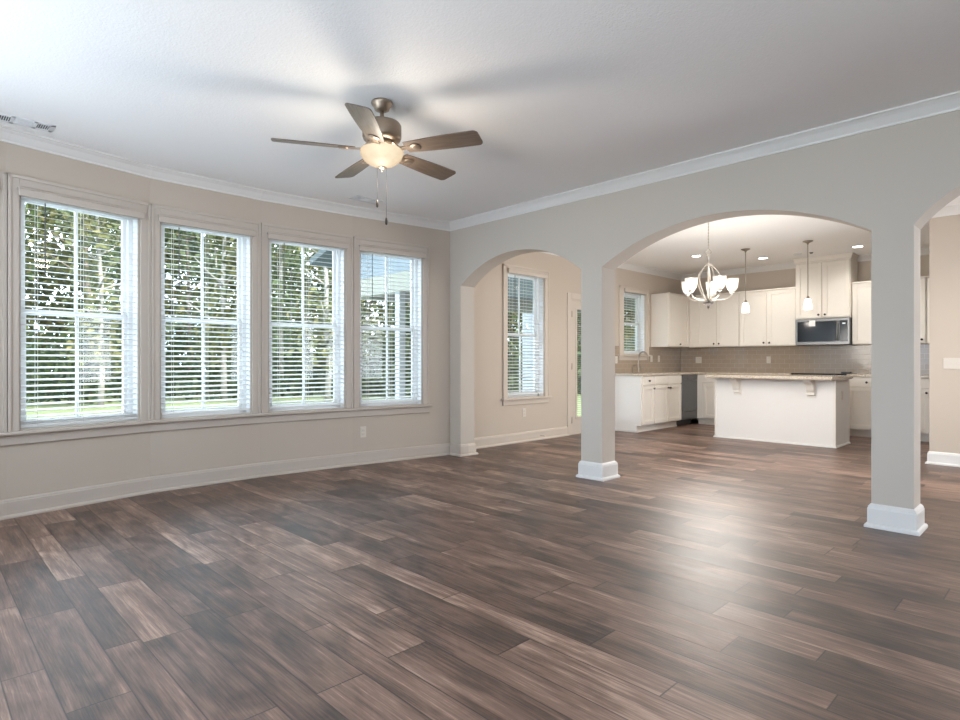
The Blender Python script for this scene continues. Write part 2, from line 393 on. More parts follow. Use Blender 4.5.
NW = (5.755, 6.535, .61, 2.35); DR = (7.15, 8.0, 0, 2.045); SW = (8.60, 9.31, 1.22, 2.29)
mb = MB(); y0 = YA+TA
wall_run(mb, (XN, y0-.1), (XN, YB+.17), [tuple(k-(y0-.1) if j < 2 else k for j, k in enumerate(w)) for w in (NW, DR, SW)])
struct('wall_nook', mb, M['tan'], 'beige side wall of the breakfast nook and sink')
mb = MB(); wall_run(mb, (XN, YB), (XR, YB), []); struct('wall_back', mb, M['tan'], 'beige back wall of the kitchen')
mb = MB(); wall_run(mb, (XR, YB), (XR, REAR), [(YB-7.15, YB-5.45, .65, 2.35)])  # opening added for the passage fill light
struct('wall_right', mb, M['wall'])
mb = MB(); wall_run(mb, (XR, REAR), (-5.3, REAR), [(XR-x-.85, XR-x+.85, .7, 2.4) for x in (-3.6, -1.2, 1.2)]); struct('wall_rear', mb, M['wall'])  # openings added for the rear fill lights
mb = MB(); mb.box(XH, XR, YH, YH+.14, 0, CEIL); struct('wall_hall', mb, M['tan'], 'beige wall beyond the right hand arch')

# arch wall
ZS, RISE = 1.986, .30
ARCH = [(-5.076, -3.364), (-3.13, -.996), (-.764, .436)]
def arch_z(x):
    for a, b in ARCH:
        if a < x < b:
            h = (b-a)/2; R = (h*h+RISE*RISE)/(2*RISE); c = ZS+RISE-R; d = x-(a+b)/2
            return c+math.sqrt(max(0, R*R-d*d))
    return 0
mb = MB(); xs = [-5.45]
def strip(xa, xb, za, zb):
    v = [(xa, YA, za), (xb, YA, zb), (xb, YA, CEIL), (xa, YA, CEIL), (xa, YA+TA, za), (xb, YA+TA, zb), (xb, YA+TA, CEIL), (xa, YA+TA, CEIL)]
    return v
def pier(a, b): mb.box(a, b, YA, YA+TA, 0, CEIL)
def archseg(a, b, n=40):
    xs = [a+(b-a)*i/n for i in range(n+1)]
    zs = [ZS]+[arch_z(x) for x in xs[1:-1]]+[ZS]
    out = [(x, z) for x, z in zip(xs, zs)]+[(b, CEIL), (a, CEIL)]
    m = MB(); v = [(x, YA, z) for x, z in zip(xs, zs)]+[(x, YA+TA, z) for x, z in zip(xs, zs)]+[(x, YA, CEIL) for x in xs]+[(x, YA+TA, CEIL) for x in xs]
    k = n+1; f = []
    for i in range(n):
        f += [(i, i+1, 2*k+i+1, 2*k+i), (k+i, 3*k+i, 3*k+i+1, k+i+1), (i, k+i, k+i+1, i+1)]
    mb.add(v, f)
pier(-5.45, ARCH[0][0]); pier(ARCH[0][1], ARCH[1][0]); pier(ARCH[1][1], ARCH[2][0]); pier(ARCH[2][1], XR)
for a, b in ARCH: archseg(a, b)
struct('wall_arch', mb, M['arch'], 'pale wall with three wide arches on square columns')

# mouldings
BB = [(0, 0), (.034, 0), (.034, .012), (.028, .02), (.017, .024), (.017, .112), (.013, .118), (.013, .124), (.007, .132), (.0, .135)]
BBC = [(0, 0), (.036, 0), (.036, .014), (.03, .024), (.02, .028), (.02, .125), (.016, .135), (.016, .14), (.008, .152), (0, .158)]
mb = MB(); mb.sweep([(-5.02, REAR)]+BOW+[(ARCH[0][0], YA), (ARCH[0][0], YA+TA*.5)], BB)
struct('baseboard_left', mb, M['casing'], 'beige white baseboard along the window wall')
mb = MB(); mb.sweep([(ARCH[0][0], YA+TA*.5), (ARCH[0][0], YA+TA), (XN, YA+TA), (XN, 7.07)], BB)
struct('baseboard_nook', mb, M['tancasing'], 'warm white baseboard of the breakfast nook')
mb = MB(); mb.sweep([(XH, YH+.14), (XH, YH), (XR, YH)], BB); struct('baseboard_hall', mb, M['trim'], 'white baseboard of the wall beyond the right arch')
mb = MB(); mb.sweep([(XR, REAR), (-5.02, REAR)], BB); struct('baseboard_rear', mb, M['trim'])
mb = MB(); mb.sweep([(ARCH[2][1], YA+TA), (ARCH[2][1], YA), (XR, YA)], BB); struct('baseboard_right', mb, M['trim'])
for i, (a, b) in enumerate(((ARCH[0][1], ARCH[1][0]), (ARCH[1][1], ARCH[2][0]))):
    mb = MB(); mb.sweep([(a, YA), (b, YA), (b, YA+TA), (a, YA+TA)], BBC, True)
    struct('trim_%d' % (i+1), mb, M['trim'], ['white plinth around the foot of the middle column', 'white plinth around the foot of the right column'][i])
CR = [(0, CEIL-.088), (.012, CEIL-.088), (.014, CEIL-.074), (.022, CEIL-.066), (.034, CEIL-.052), (.05, CEIL-.032), (.066, CEIL-.02), (.072, CEIL-.014), (.084, CEIL-.012), (.084, CEIL), (0, CEIL)]
mb = MB(); mb.sweep([(-5.02, REAR)]+BOW+[(XR, YA), (XR, REAR)], CR); struct('trim_3', mb, M['trim'], 'white crown moulding round the living room ceiling')
mb = MB(); mb.sweep([(XN, YA+TA), (XN, YB), (XR, YB)], CR); struct('trim_4', mb, M['trim'], 'white crown moulding round nook and kitchen')
mb = MB(); mb.sweep([(XH, YH+.14), (XH, YH), (XR, YH)], CR); struct('trim_5', mb, M['trim'], 'white crown moulding over the wall beyond the right arch')
# stool and apron under the bow windows
ST = [(0, .585), (.05, .585), (.056, .592), (.056, .604), (.05, .61), (0, .61)]
AP = [(0, .512), (.014, .512), (.02, .518), (.02, .578), (.026, .585), (0, .585)]
mb = MB(); end = Vector(BOW[5])+(Vector(BOW[6])-Vector(BOW[5])).normalized()*.02
mb.sweep([(-5.02, -.5)]+BOW[:5]+[BOW[5], end[:]], ST); mb.sweep([(-5.02, -.5)]+BOW[:6], AP)
struct('trim_6', mb, M['casing'], 'long beige window stool and apron under the bowed windows')

# ------------------------------------------------------------------ windows (local: x along wall, y outward)
def window(name, loc, rz, a, b, z0, z1, c0, c1, ct, stool=False, label=None, th=.17, muntins=True, cm='casing'):
    r = struct_root(name, loc, rz, label)
    mb = MB()                                                   # casing
    def cas(x0, x1, zz0, zz1): mb.bbox(x0, x1, -.019, 0, zz0, zz1, .003)
    cas(c0, a, z0, ct); cas(b, c1, z0, ct); cas(a, b, z1-.012, ct)
    mb.bbox(c0, c0+.022, -.028, -.018, z0, ct, .003); mb.bbox(c1-.022, c1, -.028, -.018, z0, ct, .003); mb.bbox(c0, c1, -.028, -.018, ct-.024, ct, .003)
    mb.bbox(a-.001, b+.001, -.023, -.018, z1-.005, z1+.03, .002)
    # drywall-lined jambs
    mb.box(a-.002, a+.012, 0, th*.55, z0, z1); mb.box(b-.012, b+.002, 0, th*.55, z0, z1); mb.box(a, b, 0, th*.55, z1-.012, z1+.002); mb.box(a, b, 0, th*.55, z0-.004, z0+.008)
    mb.build('casing', M[cm], r)
    if stool:
        s = MB(); s.bbox(c0-.03, c1+.03, -.056, 0, z0-.025, z0, .004); s.bbox(c0, c1, -.02, 0, z0-.095, z0-.025, .004); s.build('stool', M[cm], r)
    y0, y1 = th*.5, th
    f = MB(); w = .05                                           # vinyl frame
    for x0, x1, zz0, zz1 in ((a+.01, a+w, z0, z1), (b-w, b-.01, z0, z1), (a, b, z1-w, z1), (a, b, z0, z0+w*.8)): f.box(x0, x1, y0, y1, zz0, zz1)
    f.box(a+.002, a+.016, .01, y0, z0, z1); f.box(b-.016, b-.002, .01, y0, z0, z1)
    f.build('frame', M['vinyl'], r)
    zm = 1.474 if z0 < 1 else (z0+z1)/2
    for nm, yy, zz0, zz1 in (('upper_sash', .72, zm-.02, z1-w+.005), ('lower_sash', .60, z0+w*.8-.005, zm+.02)):
        s = MB(); ya = th*yy; yb = ya+.028; q = .036; xa, xb = a+w-.006, b-w+.006
        s.bbox(xa, xa+q, ya, yb, zz0, zz1, .003); s.bbox(xb-q, xb, ya, yb, zz0, zz1, .003); s.bbox(xa, xb, ya, yb, zz0, zz0+q, .003); s.bbox(xa, xb, ya, yb, zz1-q, zz1, .003)
        if muntins: s.bbox((a+b)/2-.011, (a+b)/2+.011, ya+.004, yb-.004, zz0+q, zz1-q, .002)
        so = s.build(nm, M['vinyl'], r)
        g = MB(); g.box(xa+q, xb-q, ya+.012, ya+.016, zz0+q, zz1-q); g.build('glass', M['glass'], so)
    return r
def blind(label, loc, rz, a, b, zt, zb, val=True, wand=.5, tilt=10, group=None, pile=0, cm='casing'):
    r = thing('window_blind', label, 'blind', loc, rz, group)
    v = MB()
    if val:
        v.bbox(a-.014, b+.014, -.052, -.024, zt-.005, zt+.05, .005); v.bbox(a-.018, b+.018, -.058, -.022, zt+.046, zt+.056, .003)
        v.build('valance', M[cm], r)
    h = MB(); h.bbox(a+.012, b-.012, .0, .05, zt-.004, zt+.04, .003); h.build('headrail', M['blind'], r)
    s = MB(); step = .0445; n = int((zt-.035-zb-.03-pile*.006)/step); ct, st = math.cos(math.radians(tilt)), math.sin(math.radians(tilt))
    def slat(z, ang=True):
        vv = []
        for yy, zz in ((-.025, -.0016), (.025, -.0016), (.025, .0016), (-.025, .0016)):
            Y, Z = (yy*ct-zz*st, yy*st+zz*ct) if ang else (yy, zz)
            vv.append((Y+.027, z+Z))
        s.add([(a+.016, y, q) for y, q in vv]+[(b-.016, y, q) for y, q in vv], [(0, 1, 2, 3), (4, 7, 6, 5), (0, 4, 5, 1), (1, 5, 6, 2), (2, 6, 7, 3), (3, 7, 4, 0)])
    z = zt-.028
    while z > zb+.035+pile*.007: slat(z); z -= step
    for k in range(pile): slat(zb+.028+k*.007, False)
    s.build('slats', M['blind'], r)
    br = MB(); br.bbox(a+.016, b-.016, .004, .05, zb, zb+.02, .004); br.build('bottom_rail', M['blind'], r)
    for fr in (.14, .5, .86):
        x = a+(b-a)*fr
        cd = MB()
        for y in (.0015, .0525): cd.box(x-.0012, x+.0012, y-.0008, y+.0008, zb+.01, zt-.02)
        cd.build('ladder_cord', M['cord'], r)
    if wand:
        w = MB(); x = a+(b-a)*.19; w.tube([(x, -.012, zt-.02), (x, -.014, zt-.05-wand)], .0042, 8); w.build('tilt_wand', M['wand'], r)
    return r
wl_lab = ['', 'white double-hung window, leftmost of four in the bowed wall', 'white double-hung window, second from left in the bowed wall', 'white double-hung window, third from left in the bowed wall', 'white double-hung window beside the arch corner']
bl_lab = ['white slatted blind in the window cut off at the left edge', 'white slatted blind with stacked bottom slats in the leftmost full window', 'white slatted blind in the second tall window from the left', 'white slatted blind in the third tall window from the left', 'white slatted blind in the tall window nearest the arch wall']
for i, (p, rz, L, a, b) in enumerate(facets):
    loc = (p.x, p.y, 0)
    window('window_%d' % (5 if i == 0 else i), loc, rz, a, b, WZ0, WZ1, .004, L-.004, 2.435, label=wl_lab[i] or None)
    blind(bl_lab[i], loc, rz, a, b, 2.292, .63 if i == 1 else .645, wand=.5, tilt=13+random.uniform(-1, 1), group='blinds of the bowed windows', pile=3 if i == 1 else 0)
NP = (XN, 0, 0)
window('window_6', NP, PI/2, NW[0], NW[1], NW[2], NW[3], 5.665, 6.62, 2.40, True, 'tall window of the breakfast nook seen through the left arch', cm='tancasing')
blind('white slatted blind in the breakfast nook window beside the glass door', NP, PI/2, NW[0], NW[1], 2.292, .645, wand=.55, tilt=12, cm='tancasing')
window('window_7', NP, PI/2, SW[0], SW[1], SW[2], SW[3], 8.46, 9.40, 2.36, True, 'small window over the kitchen sink', muntins=False, cm='tancasing')
blind('short white slatted blind in the window over the kitchen sink', NP, PI/2, SW[0], SW[1], 2.275, 1.235, val=True, wand=0, tilt=14, cm='tancasing')
# rear and side walls: bare openings for the added fill lights
# ------------------------------------------------------------------ nook door
r = struct_root('door_1', NP, PI/2, 'glazed white back door of the nook, partly behind the middle column')
mb = MB(); a, b, zt = DR[0], DR[1], DR[3]
for x0, x1, z0, z1 in ((a-.085, a, 0, zt+.085), (b, b+.085, 0, zt+.085), (a, b, zt, zt+.085)): mb.bbox(x0, x1, -.02, 0, z0, z1, .004)
mb.box(a-.002, a+.018, 0, .16, 0, zt); mb.box(b-.018, b+.002, 0, .16, 0, zt); mb.box(a, b, 0, .16, zt-.018, zt+.002); mb.box(a, b, .0, .17, 0, .018)
mb.build('casing', M['tancasing'], r)
lf = MB(); x0, x1 = a+.02, b-.02; z0, z1 = .02, zt-.02; gx0, gx1, gz0, gz1 = x0+.14, x1-.14, .26, 1.90
for q in ((x0, gx0, z0, z1), (gx1, x1, z0, z1), (gx0, gx1, z0, gz0), (gx0, gx1, gz1, z1)): lf.box(q[0], q[1], .006, .05, q[2], q[3])
for q in ((gx0-.025, gx0+.005, gz0-.025, gz1+.025), (gx1-.005, gx1+.025, gz0-.025, gz1+.025), (gx0, gx1, gz0-.025, gz0+.005), (gx0, gx1, gz1-.005, gz1+.025)): lf.bbox(q[0], q[1], -.006, .012, q[2], q[3], .004)
lf = lf.build('door_leaf', M['tancasing'], r)
g = MB(); g.box(gx0, gx1, .026, .03, gz0, gz1); g.build('glass', M['glass'], lf)
s = MB(); z = gz0+.03
while z < gz1-.02: s.box(gx0+.01, gx1-.01, .031, .045, z, z+.0015); z += .03
s.build('enclosed_blind', M['blind'], lf)
for z in (.22, 1.03, 1.82):
    h = MB(); h.tube([(x0-.004, -.004, z-.05), (x0-.004, -.004, z+.05)], .008, 10); h.box(x0-.02, x0+.03, -.001, .007, z-.045, z+.045); h.build('hinge', M['nickel'], lf)
h = MB(); h.lathe([(.028, 0), (.028, .008), (.012, .012), (.012, .04), (0, .04)], 20, (0, 0, 0)); h.tube([(0, 0, .035), (-.1, 0, .035)], .008, 10)
h = h.build('lever_handle', M['nickel'], lf); h.location = (x1-.06, .006, .95); h.rotation_euler = (PI/2, 0, 0)

# ------------------------------------------------------------------ wall plates
def outlet(label, loc, rz, group=None, kind='outlet', wide=1):
    r = thing('wall_outlet' if kind == 'outlet' else 'light_switch', label, 'outlet' if kind == 'outlet' else 'light switch', loc, rz, group)
    w = .035+.023*(wide-1)
    p = MB(); p.bbox(-w, w, -.006, 0, -.058, .058, .003); p.build('cover_plate', M['plate'], r)
    for k in range(wide):
        x = (k-(wide-1)/2)*.046
        if kind == 'outlet':
            for z in (-.021, .021):
                q = MB(); q.bbox(x-.017, x+.017, -.009, -.005, z-.015, z+.015, .002); q = q.build('socket', M['plate'], r)
                d = MB(); d.box(x-.008, x-.006, -.0096, -.0088, z-.004, z+.006); d.box(x+.006, x+.008, -.0096, -.0088, z-.004, z+.006); d.build('slots', M['black'], q)
        else:
            q = MB(); q.bbox(x-.005, x+.005, -.016, -.005, -.004, .014, .002); q.build('toggle', M['plate'], r)
    return r
p, rz, L, a, b = facets[4]
tt = Vector((math.cos(rz), math.sin(rz))); e = p+tt*.12
outlet('ivory wall outlet below the window nearest the arch wall', (e.x, e.y, .345), rz)
outlet('ivory wall outlet below the breakfast nook window', (XN, 6.10, .40), PI/2)
outlet('triple light switch plate on the wall beyond the right arch', (-.97, YH, 1.085), 0, None, 'switch', 3)
TB = .012
outlet('ivory outlet on the backsplash left of the sink window', (XN+TB, 8.37, 1.13), PI/2)
outlet('ivory switch plate on the backsplash right of the sink window', (XN+TB, 9.50, 1.15), PI/2, None, 'switch')
outlet('ivory outlet on the sink wall nearest the kitchen corner', (XN+TB, 9.76, 1.15), PI/2)
outlet('ivory double outlet on the back tiles above the dishwasher corner', (-5.02, YB-TB, 1.13), 0, None, 'outlet', 2)
outlet('ivory outlet on the back tiles left of the microwave', (-3.775, YB-TB, 1.13), 0)
# spring door stop on the nook baseboard
r = thing('door_stop', 'small spring door stop on the nook baseboard', 'door stop', (XN+.017, 6.42, .06), 0)
q = MB(); q.tube([(0+.002*i, .006*math.cos(i*.9), .006*math.sin(i*.9)) for i in range(36)], .0018, 6); q.build('spring', M['nickel'], r)
q = MB(); q.tube([(.07, 0, 0), (.088, 0, 0)], .008, 10); q.build('rubber_tip', M['plate'], r)

# ------------------------------------------------------------------ ceiling vents, detectors, downlights
def vent(label, loc, rz, L=.34, W=.16):
    r = thing('ceiling_vent', label, 'vent', loc, rz, 'ceiling vents near the window wall')
    f = MB(); z0, z1 = -.005, 0; h = L/2; w = W/2; e = .03
    for q in ((-h, -h+e, -w, w), (h-e, h, -w, w), (-h, h, -w, -w+e), (-h, h, w-e, w), (-h*.36-.012, -h*.36+.012, -w, w), (h*.36-.012, h*.36+.012, -w, w)): f.bbox(q[0], q[1], q[2], q[3], z0, z1, .002)
    f.build('frame', M['ventwhite'], r)
    b_ = MB(); b_.box(-h+e, h-e, -w+e, w-e, -.001, 0); b_.build('duct', M['duct'], r)
    l_ = MB()
    for x0, x1 in ((-h+e, -h*.36-.012), (h*.36+.012, h-e)):
        x = x0+.006
        while x < x1-.004: l_.box(x, x+.0035, -w+e, w-e, -.0048, -.001); x += .0125
    y = -w+e+.004
    while y < w-e: l_.box(-h*.36+.012, h*.36-.012, y, y+.003, -.0048, -.001); y += .0085
    l_.build('louvres', M['ventwhite'], r)
vent('white ceiling vent at the left edge above the leftmost window', (-5.05, .575, CEIL), PI/2)
vent('small white ceiling vent behind the fan pull chains', (-5.06, 3.33, CEIL), PI/2, .30, .16)
def disc(name, label, cat, loc, prof, mat, mat2=None):
    r = thing(name, label, cat, loc)
    q = MB(); q.lathe(prof, 28); q.build('cover', mat, r)
    return r
disc('ceiling_plate', 'flat white round plate on the kitchen ceiling left of the dark sensor', 'ceiling plate', (-3.05, 9.72, CEIL), [(0, -.012), (.055, -.012), (.06, -.006), (.06, 0)], M['ventwhite'])
disc('ceiling_sensor', 'small dark round sensor on the kitchen ceiling by the tall cabinet', 'sensor', (-2.86, 9.73, CEIL), [(0, -.018), (.018, -.018), (.022, -.008), (.028, -.003), (.028, 0)], M['darksteel'])
def downlight(label, x, y, power=26):
    r = thing('recessed_downlight', label, 'ceiling light', (x, y, CEIL), 0, 'recessed kitchen downlights')
    q = MB(); q.lathe([(.062, -.002), (.066, -.006), (.088, -.005), (.092, 0)], 32, cap=False); q.build('trim_ring', M['ventwhite'], r)
    q = MB(); q.lathe([(0, -.003), (.063, -.003), (.063, 0)], 32); q.build('lens', M['can'], r)
    l_ = lamp('downlight_lamp', 'SPOT', (0, 0, -.015), power, (1, .96, .90), (0, 0, 0), spot_size=math.radians(150), spot_blend=.8, shadow_soft_size=.06); l_.parent = r
downlight('lit recessed ceiling light left of the chandelier chain', -4.2, 8.78)
downlight('lit recessed ceiling light between the two pendants', -3.55, 9.71)
downlight('lit recessed ceiling light right of the tall microwave cabinet', -2.25, 9.70)
downlight('lit recessed ceiling light above the right end of the kitchen', -.9, 9.2)
downlight('added unseen recessed light brightening the passage beyond the right arch', -.1, 6.5, 100)  # out of view, added to brighten the hall wall

# ------------------------------------------------------------------ ceiling fan
fan = thing('ceiling_fan', 'five-blade brown ceiling fan with lit frosted glass bowl', 'ceiling fan', (-3.087, 2.146, CEIL), 0)
q = MB(); q.lathe([(.066, 0), (.068, -.008), (.064, -.02), (.05, -.034), (.046, -.05), (.026, -.06), (0, -.06)], 36); q.build('ceiling_mount', M['fan_metal'], fan)
q = MB(); q.lathe([(.0125, -.05), (.0125, -.135)], 16); q.lathe([(.02, -.10), (.026, -.108), (.026, -.125), (.02, -.13)], 20); q.build('downrod', M['fan_metal'], fan)
q = MB(); q.lathe([(.02, -.12), (.075, -.124), (.112, -.135), (.122, -.152), (.122, -.222), (.115, -.238), (.085, -.25), (.0, -.25)], 48); q.build('motor_housing', M['fan_metal'], fan)
q = MB(); q.lathe([(.075, -.245), (.078, -.262), (.06, -.275), (.044, -.285), (.044, -.312), (.01, -.316), (.006, -.40), (0, -.40)], 40); q.build('light_fitter', M['fan_metal'], fan)
q = MB(); prof = [(.132, -.304), (.136, -.312)]+[(.134*math.cos(t*PI/2/10), -.315-.095*math.sin(t*PI/2/10)) for t in range(11)]
q.lathe(prof, 44, cap=False); q.build('glass_bowl', M['bowl'], fan)
q = MB(); q.lathe([(.0, -.400), (.022, -.405), (.024, -.414), (.014, -.42), (.006, -.426), (.008, -.432), (0, -.44)], 20); q.build('finial', M['fan_metal'], fan)
def blade_mesh():
    q = MB(); n = 14; top = []; 
    def w(t): return .052+.02*math.sin(min(1, t*1.25)*PI/2)
    xs = [.17+.48*i/n for i in range(n+1)]
    out = [(x, w(i/n)) for i, x in enumerate(xs)]
    r = .03
    tip = [(xs[-1]-r+r*math.sin(a)+.008, w(1)-r+r*math.cos(a)) for a in [k*PI/2/5 for k in range(6)]]
    half = [(.165, .03)]+[p for p in out[:-1] if p[0] < xs[-1]-r]+tip
    poly = [(x, y) for x, y in half]+[(x, -y) for x, y in reversed(half)]
    m = len(poly); v = [(x, y, -.003) for x, y in poly]+[(x, y, .003) for x, y in poly]
    q.add(v, [list(range(m))[::-1], list(range(m, 2*m))]+[(i, (i+1) % m, (i+1) % m+m, i+m) for i in range(m)])
    return q
FZ = -.305
PITCH = math.radians(-13)
blade0 = blade_mesh().build('blade', M['blade'], fan)
iron = MB(); iron.bbox(-.0, .02, -.02, .02, 0, .012, .003)
iron = MB(); iron.prism([(.06, .055), (.085, .05), (.13, .004), (.25, -.0045), (.25, -.0095), (.13, -.006), (.085, .035), (.06, .04)], -.016, .016)
iron.lathe([(0, -.011), (.03, -.011), (.034, -.0075), (.03, -.004), (0, -.004)], 20, (.235, 0, 0))
iron0 = iron.build('blade_bracket', M['fan_metal'], blade0)
for k in range(5):
    bl = blade0 if k == 0 else blade0.copy()
    if k:
        C.objects.link(bl); bl.parent = fan
        ir = iron0.copy(); C.objects.link(ir); ir.parent = bl
    bl.location = (0, 0, FZ); bl.rotation_euler = (PITCH, 0, math.radians(26+72*k))
for (dx, dy, z1) in ((-.022, -.02, -.625), (.02, .02, -.735)):
    q = MB(); q.tube([(dx, dy, -.28), (dx, dy, z1)], .0009, 6); ch = q.build('pull_chain', M['bronze'], fan)
    q = MB(); q.lathe([(0, z1+.012), (.005, z1+.006), (.008, z1-.014), (.007, z1-.034), (.0, z1-.04)], 12, (dx, dy, 0)); q.build('chain_fob', M['bronze'], ch)
fl = lamp('fan_lamp', 'POINT', (0, 0, -.345), 3.6, (1, .90, .78), shadow_soft_size=.10); fl.parent = fan
fl2 = lamp('fan_lamp_below', 'POINT', (0, 0, -.52), 9, (1, .88, .74), shadow_soft_size=.08); fl2.parent = fan

# ------------------------------------------------------------------ chandelier
CH = (-3.007, 6.585)
ch = thing('chandelier', 'brushed nickel five-light chandelier with clear glass bell shades', 'chandelier', (CH[0], CH[1], CEIL), 0)
q = MB(); q.lathe([(.06, 0), (.062, -.01), (.05, -.022), (.015, -.03), (0, -.03)], 28); q.build('ceiling_mount', M['pale_nickel'], ch)
q = MB(); q.tube([(0, 0, -.03), (0, 0, -.36)], .004, 8)
for i in range(9):
    z = -.05-i*.035; q.lathe([(.006, z), (.009, z-.008), (.006, z-.018)], 8, cap=False)
q.build('chain', M['pale_nickel'], ch)
q = MB(); q.tube([(.03*math.cos(a), 0, -.385+.03*math.sin(a)) for a in [i*2*PI/20 for i in range(21)]], .004, 8)
q.lathe([(.0, -.41), (.012, -.415), (.016, -.43), (.01, -.45), (.006, -.50), (.014, -.515), (.02, -.53), (.012, -.55), (.008, -.98)], 16); q.build('stem', M['pale_nickel'], ch)
q = MB(); q.lathe([(.01, -.955), (.055, -.96), (.056, -.966), (.03, -.985), (.016, -1.0), (.012, -1.012), (.014, -1.018), (.006, -1.03), (0, -1.04)], 28); q.build('finial', M['bronze'], ch)
def arm_pts(a):
    c, s = math.cos(a), math.sin(a)
    pr = [(.012, -.51), (.05, -.545), (.11, -.62), (.132, -.685), (.12, -.76), (.08, -.85), (.04, -.92), (.014, -.955)]
    return [(r*c, r*s, z) for r, z in pr]
def arm2(a):
    c, s = math.cos(a), math.sin(a)
    pr = [(.012, -.945), (.06, -.93), (.12, -.925), (.18, -.92), (.225, -.905), (.25, -.875), (.255, -.84)]
    return [(r*c, r*s, z) for r, z in pr]
def smooth(pts, n=5):
    P = [Vector(p) for p in pts]; out = []
    for i in range(len(P)-1):
        p0, p1, p2, p3 = P[max(i-1, 0)], P[i], P[i+1], P[min(i+2, len(P)-1)]
        for k in range(n):
            t = k/n; out.append(.5*((2*p1)+(p2-p0)*t+(2*p0-5*p1+4*p2-p3)*t*t+(3*p1-p0-3*p2+p3)*t**3))
    out.append(P[-1]); return out
for k in range(5):
    a = CAM_YAW+math.radians(-12+72*k); c, s = .255*math.cos(a), .255*math.sin(a)
    q = MB(); q.tube(smooth(arm_pts(a)), .0065, 8); q.tube(smooth(arm2(a)), .0065, 8); arm = q.build('arm', M['pale_nickel'], ch)
    q = MB(); q.lathe([(.008, -.86), (.03, -.852), (.032, -.846), (.02, -.835), (.019, -.79), (0, -.79)], 20, (c, s, 0)); q.build('socket', M['pale_nickel'], arm)
    q = MB(); q.lathe([(.0, -.79), (.014, -.78), (.028, -.745), (.03, -.725), (.022, -.70), (0, -.69)], 16, (c, s, 0)); q.build('bulb', M['bulb'], arm)
    q = MB(); q.lathe([(.024, -.838), (.04, -.825), (.054, -.80), (.064, -.76), (.068, -.72), (.072, -.695), (.070, -.695), (.066, -.72), (.062, -.76), (.052, -.80), (.038, -.823), (.024, -.835)], 32, (c, s, 0), cap=False); q.build('glass_shade', M['shade'], arm)
cl = lamp('chandelier_lamp', 'POINT', (0, 0, -1.30), 62, (1, .96, .90), shadow_soft_size=.5); cl.parent = ch

# ------------------------------------------------------------------ pendants
def pendant(label, x, y, zb):
    r = thing('pendant_light', label, 'pendant light', (x, y, CEIL), 0, 'pendant lights over the island')
    q = MB(); q.lathe([(.062, 0), (.064, -.008), (.05, -.016), (.016, -.03), (.008, -.05), (0, -.05)], 28); q.build('ceiling_mount', M['nickel'], r)
    h = CEIL-zb
    q = MB(); q.tube([(0, 0, -.03), (0, 0, -h+.165)], .005, 10); q.build('rod', M['nickel'], r)
    q = MB(); q.lathe([(.006, -h+.18), (.014, -h+.172), (.02, -h+.15), (.024, -h+.136), (0, -h+.136)], 20); q.build('socket_cap', M['nickel'], r)
    q = MB(); q.lathe([(.022, -h+.138), (.034, -h+.13), (.041, -h+.105), (.047, -h+.05), (.049, -h), (.046, -h), (.044, -h+.05), (.038, -h+.105), (.022, -h+.134)], 28, cap=False); q.build('glass_shade', M['pend'], r)
    l_ = lamp('pendant_lamp', 'POINT', (0, 0, -h-.03), 2.5, (1, .92, .82), shadow_soft_size=.05); l_.parent = r
pendant('lit white glass pendant over the left half of the island', -3.44, 8.75, 1.82)
pendant('lit white glass pendant in front of the tall microwave cabinet', -2.62, 8.77, 1.815)

# ------------------------------------------------------------------ kitchen cabinets (local: x along, front at y=0 facing -y)
def shaker(x0, x1, z0, z1, name='door', parent=None, rail=.055, th=.02, y=0):
    q = MB(); g = .004; x0 += g; x1 -= g; z0 += g; z1 -= g; ya, yb = y-th, y
    rr = min(rail, (x1-x0)*.3, (z1-z0)*.3)
    q.bbox(x0, x0+rr, ya, yb, z0, z1, .0025); q.bbox(x1-rr, x1, ya, yb, z0, z1, .0025); q.bbox(x0+rr, x1-rr, ya, yb, z0, z0+rr, .0025); q.bbox(x0+rr, x1-rr, ya, yb, z1-rr, z1, .0025)
    b0 = rr; b1 = rr+.012
    # stepped bead and recessed panel
    q.box(x0+b0, x1-b0, ya+.014, yb, z0+b0, z1-b0)
    X0, X1, Z0, Z1 = x0+b0, x1-b0, z0+b0, z1-b0
    for (p, r_, s, t) in ((X0, X0+.01, Z0, Z1), (X1-.01, X1, Z0, Z1), (X0, X1, Z0, Z0+.01), (X0, X1, Z1-.01, Z1)): q.box(p, r_, ya+.005, ya+.015, s, t)
    return q.build(name, M['cabinet'], parent)
def knob(x, z, parent, y=-.02):
    q = MB(); q.lathe([(.006, 0), (.006, .012), (.015, .018), (.016, .024), (.01, .03), (0, .031)], 16); o = q.build('knob', M['bronze'], parent)
    o.rotation_euler = (PI/2, 0, 0); o.location = (x, y, z); return o
def base_cab(label, loc, rz, w, doors=1, drawer=True, d=.60, knobside=1, group='base cabinets', false=False, end=False, drawers=1):
    r = thing('base_cabinet', label, 'cabinet', loc, rz, group)
    q = MB(); q.box(0, w, 0, d-.015, .105, .876); q.box(0.0, w, .075, d-.015, 0, .105); q.box(0, w, .066, .076, 0, .022)
    q.build('body', M['cabinet'], r)
    dw = w/drawers
    if drawer:
        for k in range(drawers):
            dr = MB(); dr.bbox(k*dw+.004, (k+1)*dw-.004, -.02, 0, .735, .868, .003); dr = dr.build('drawer_front', M['cabinet'], r)
            if not false: knob((k+.5)*dw, .80, dr)
    zt = .725 if drawer else .868
    for k in range(doors):
        x0, x1 = k*w/doors, (k+1)*w/doors
        dd = shaker(x0+.002, x1-.002, .115, zt, 'door', r)
        ks = knobside if doors == 1 else (1 if k == 0 else -1)
        knob(x1-.035 if ks > 0 else x0+.035, zt-.05, dd)
    return r
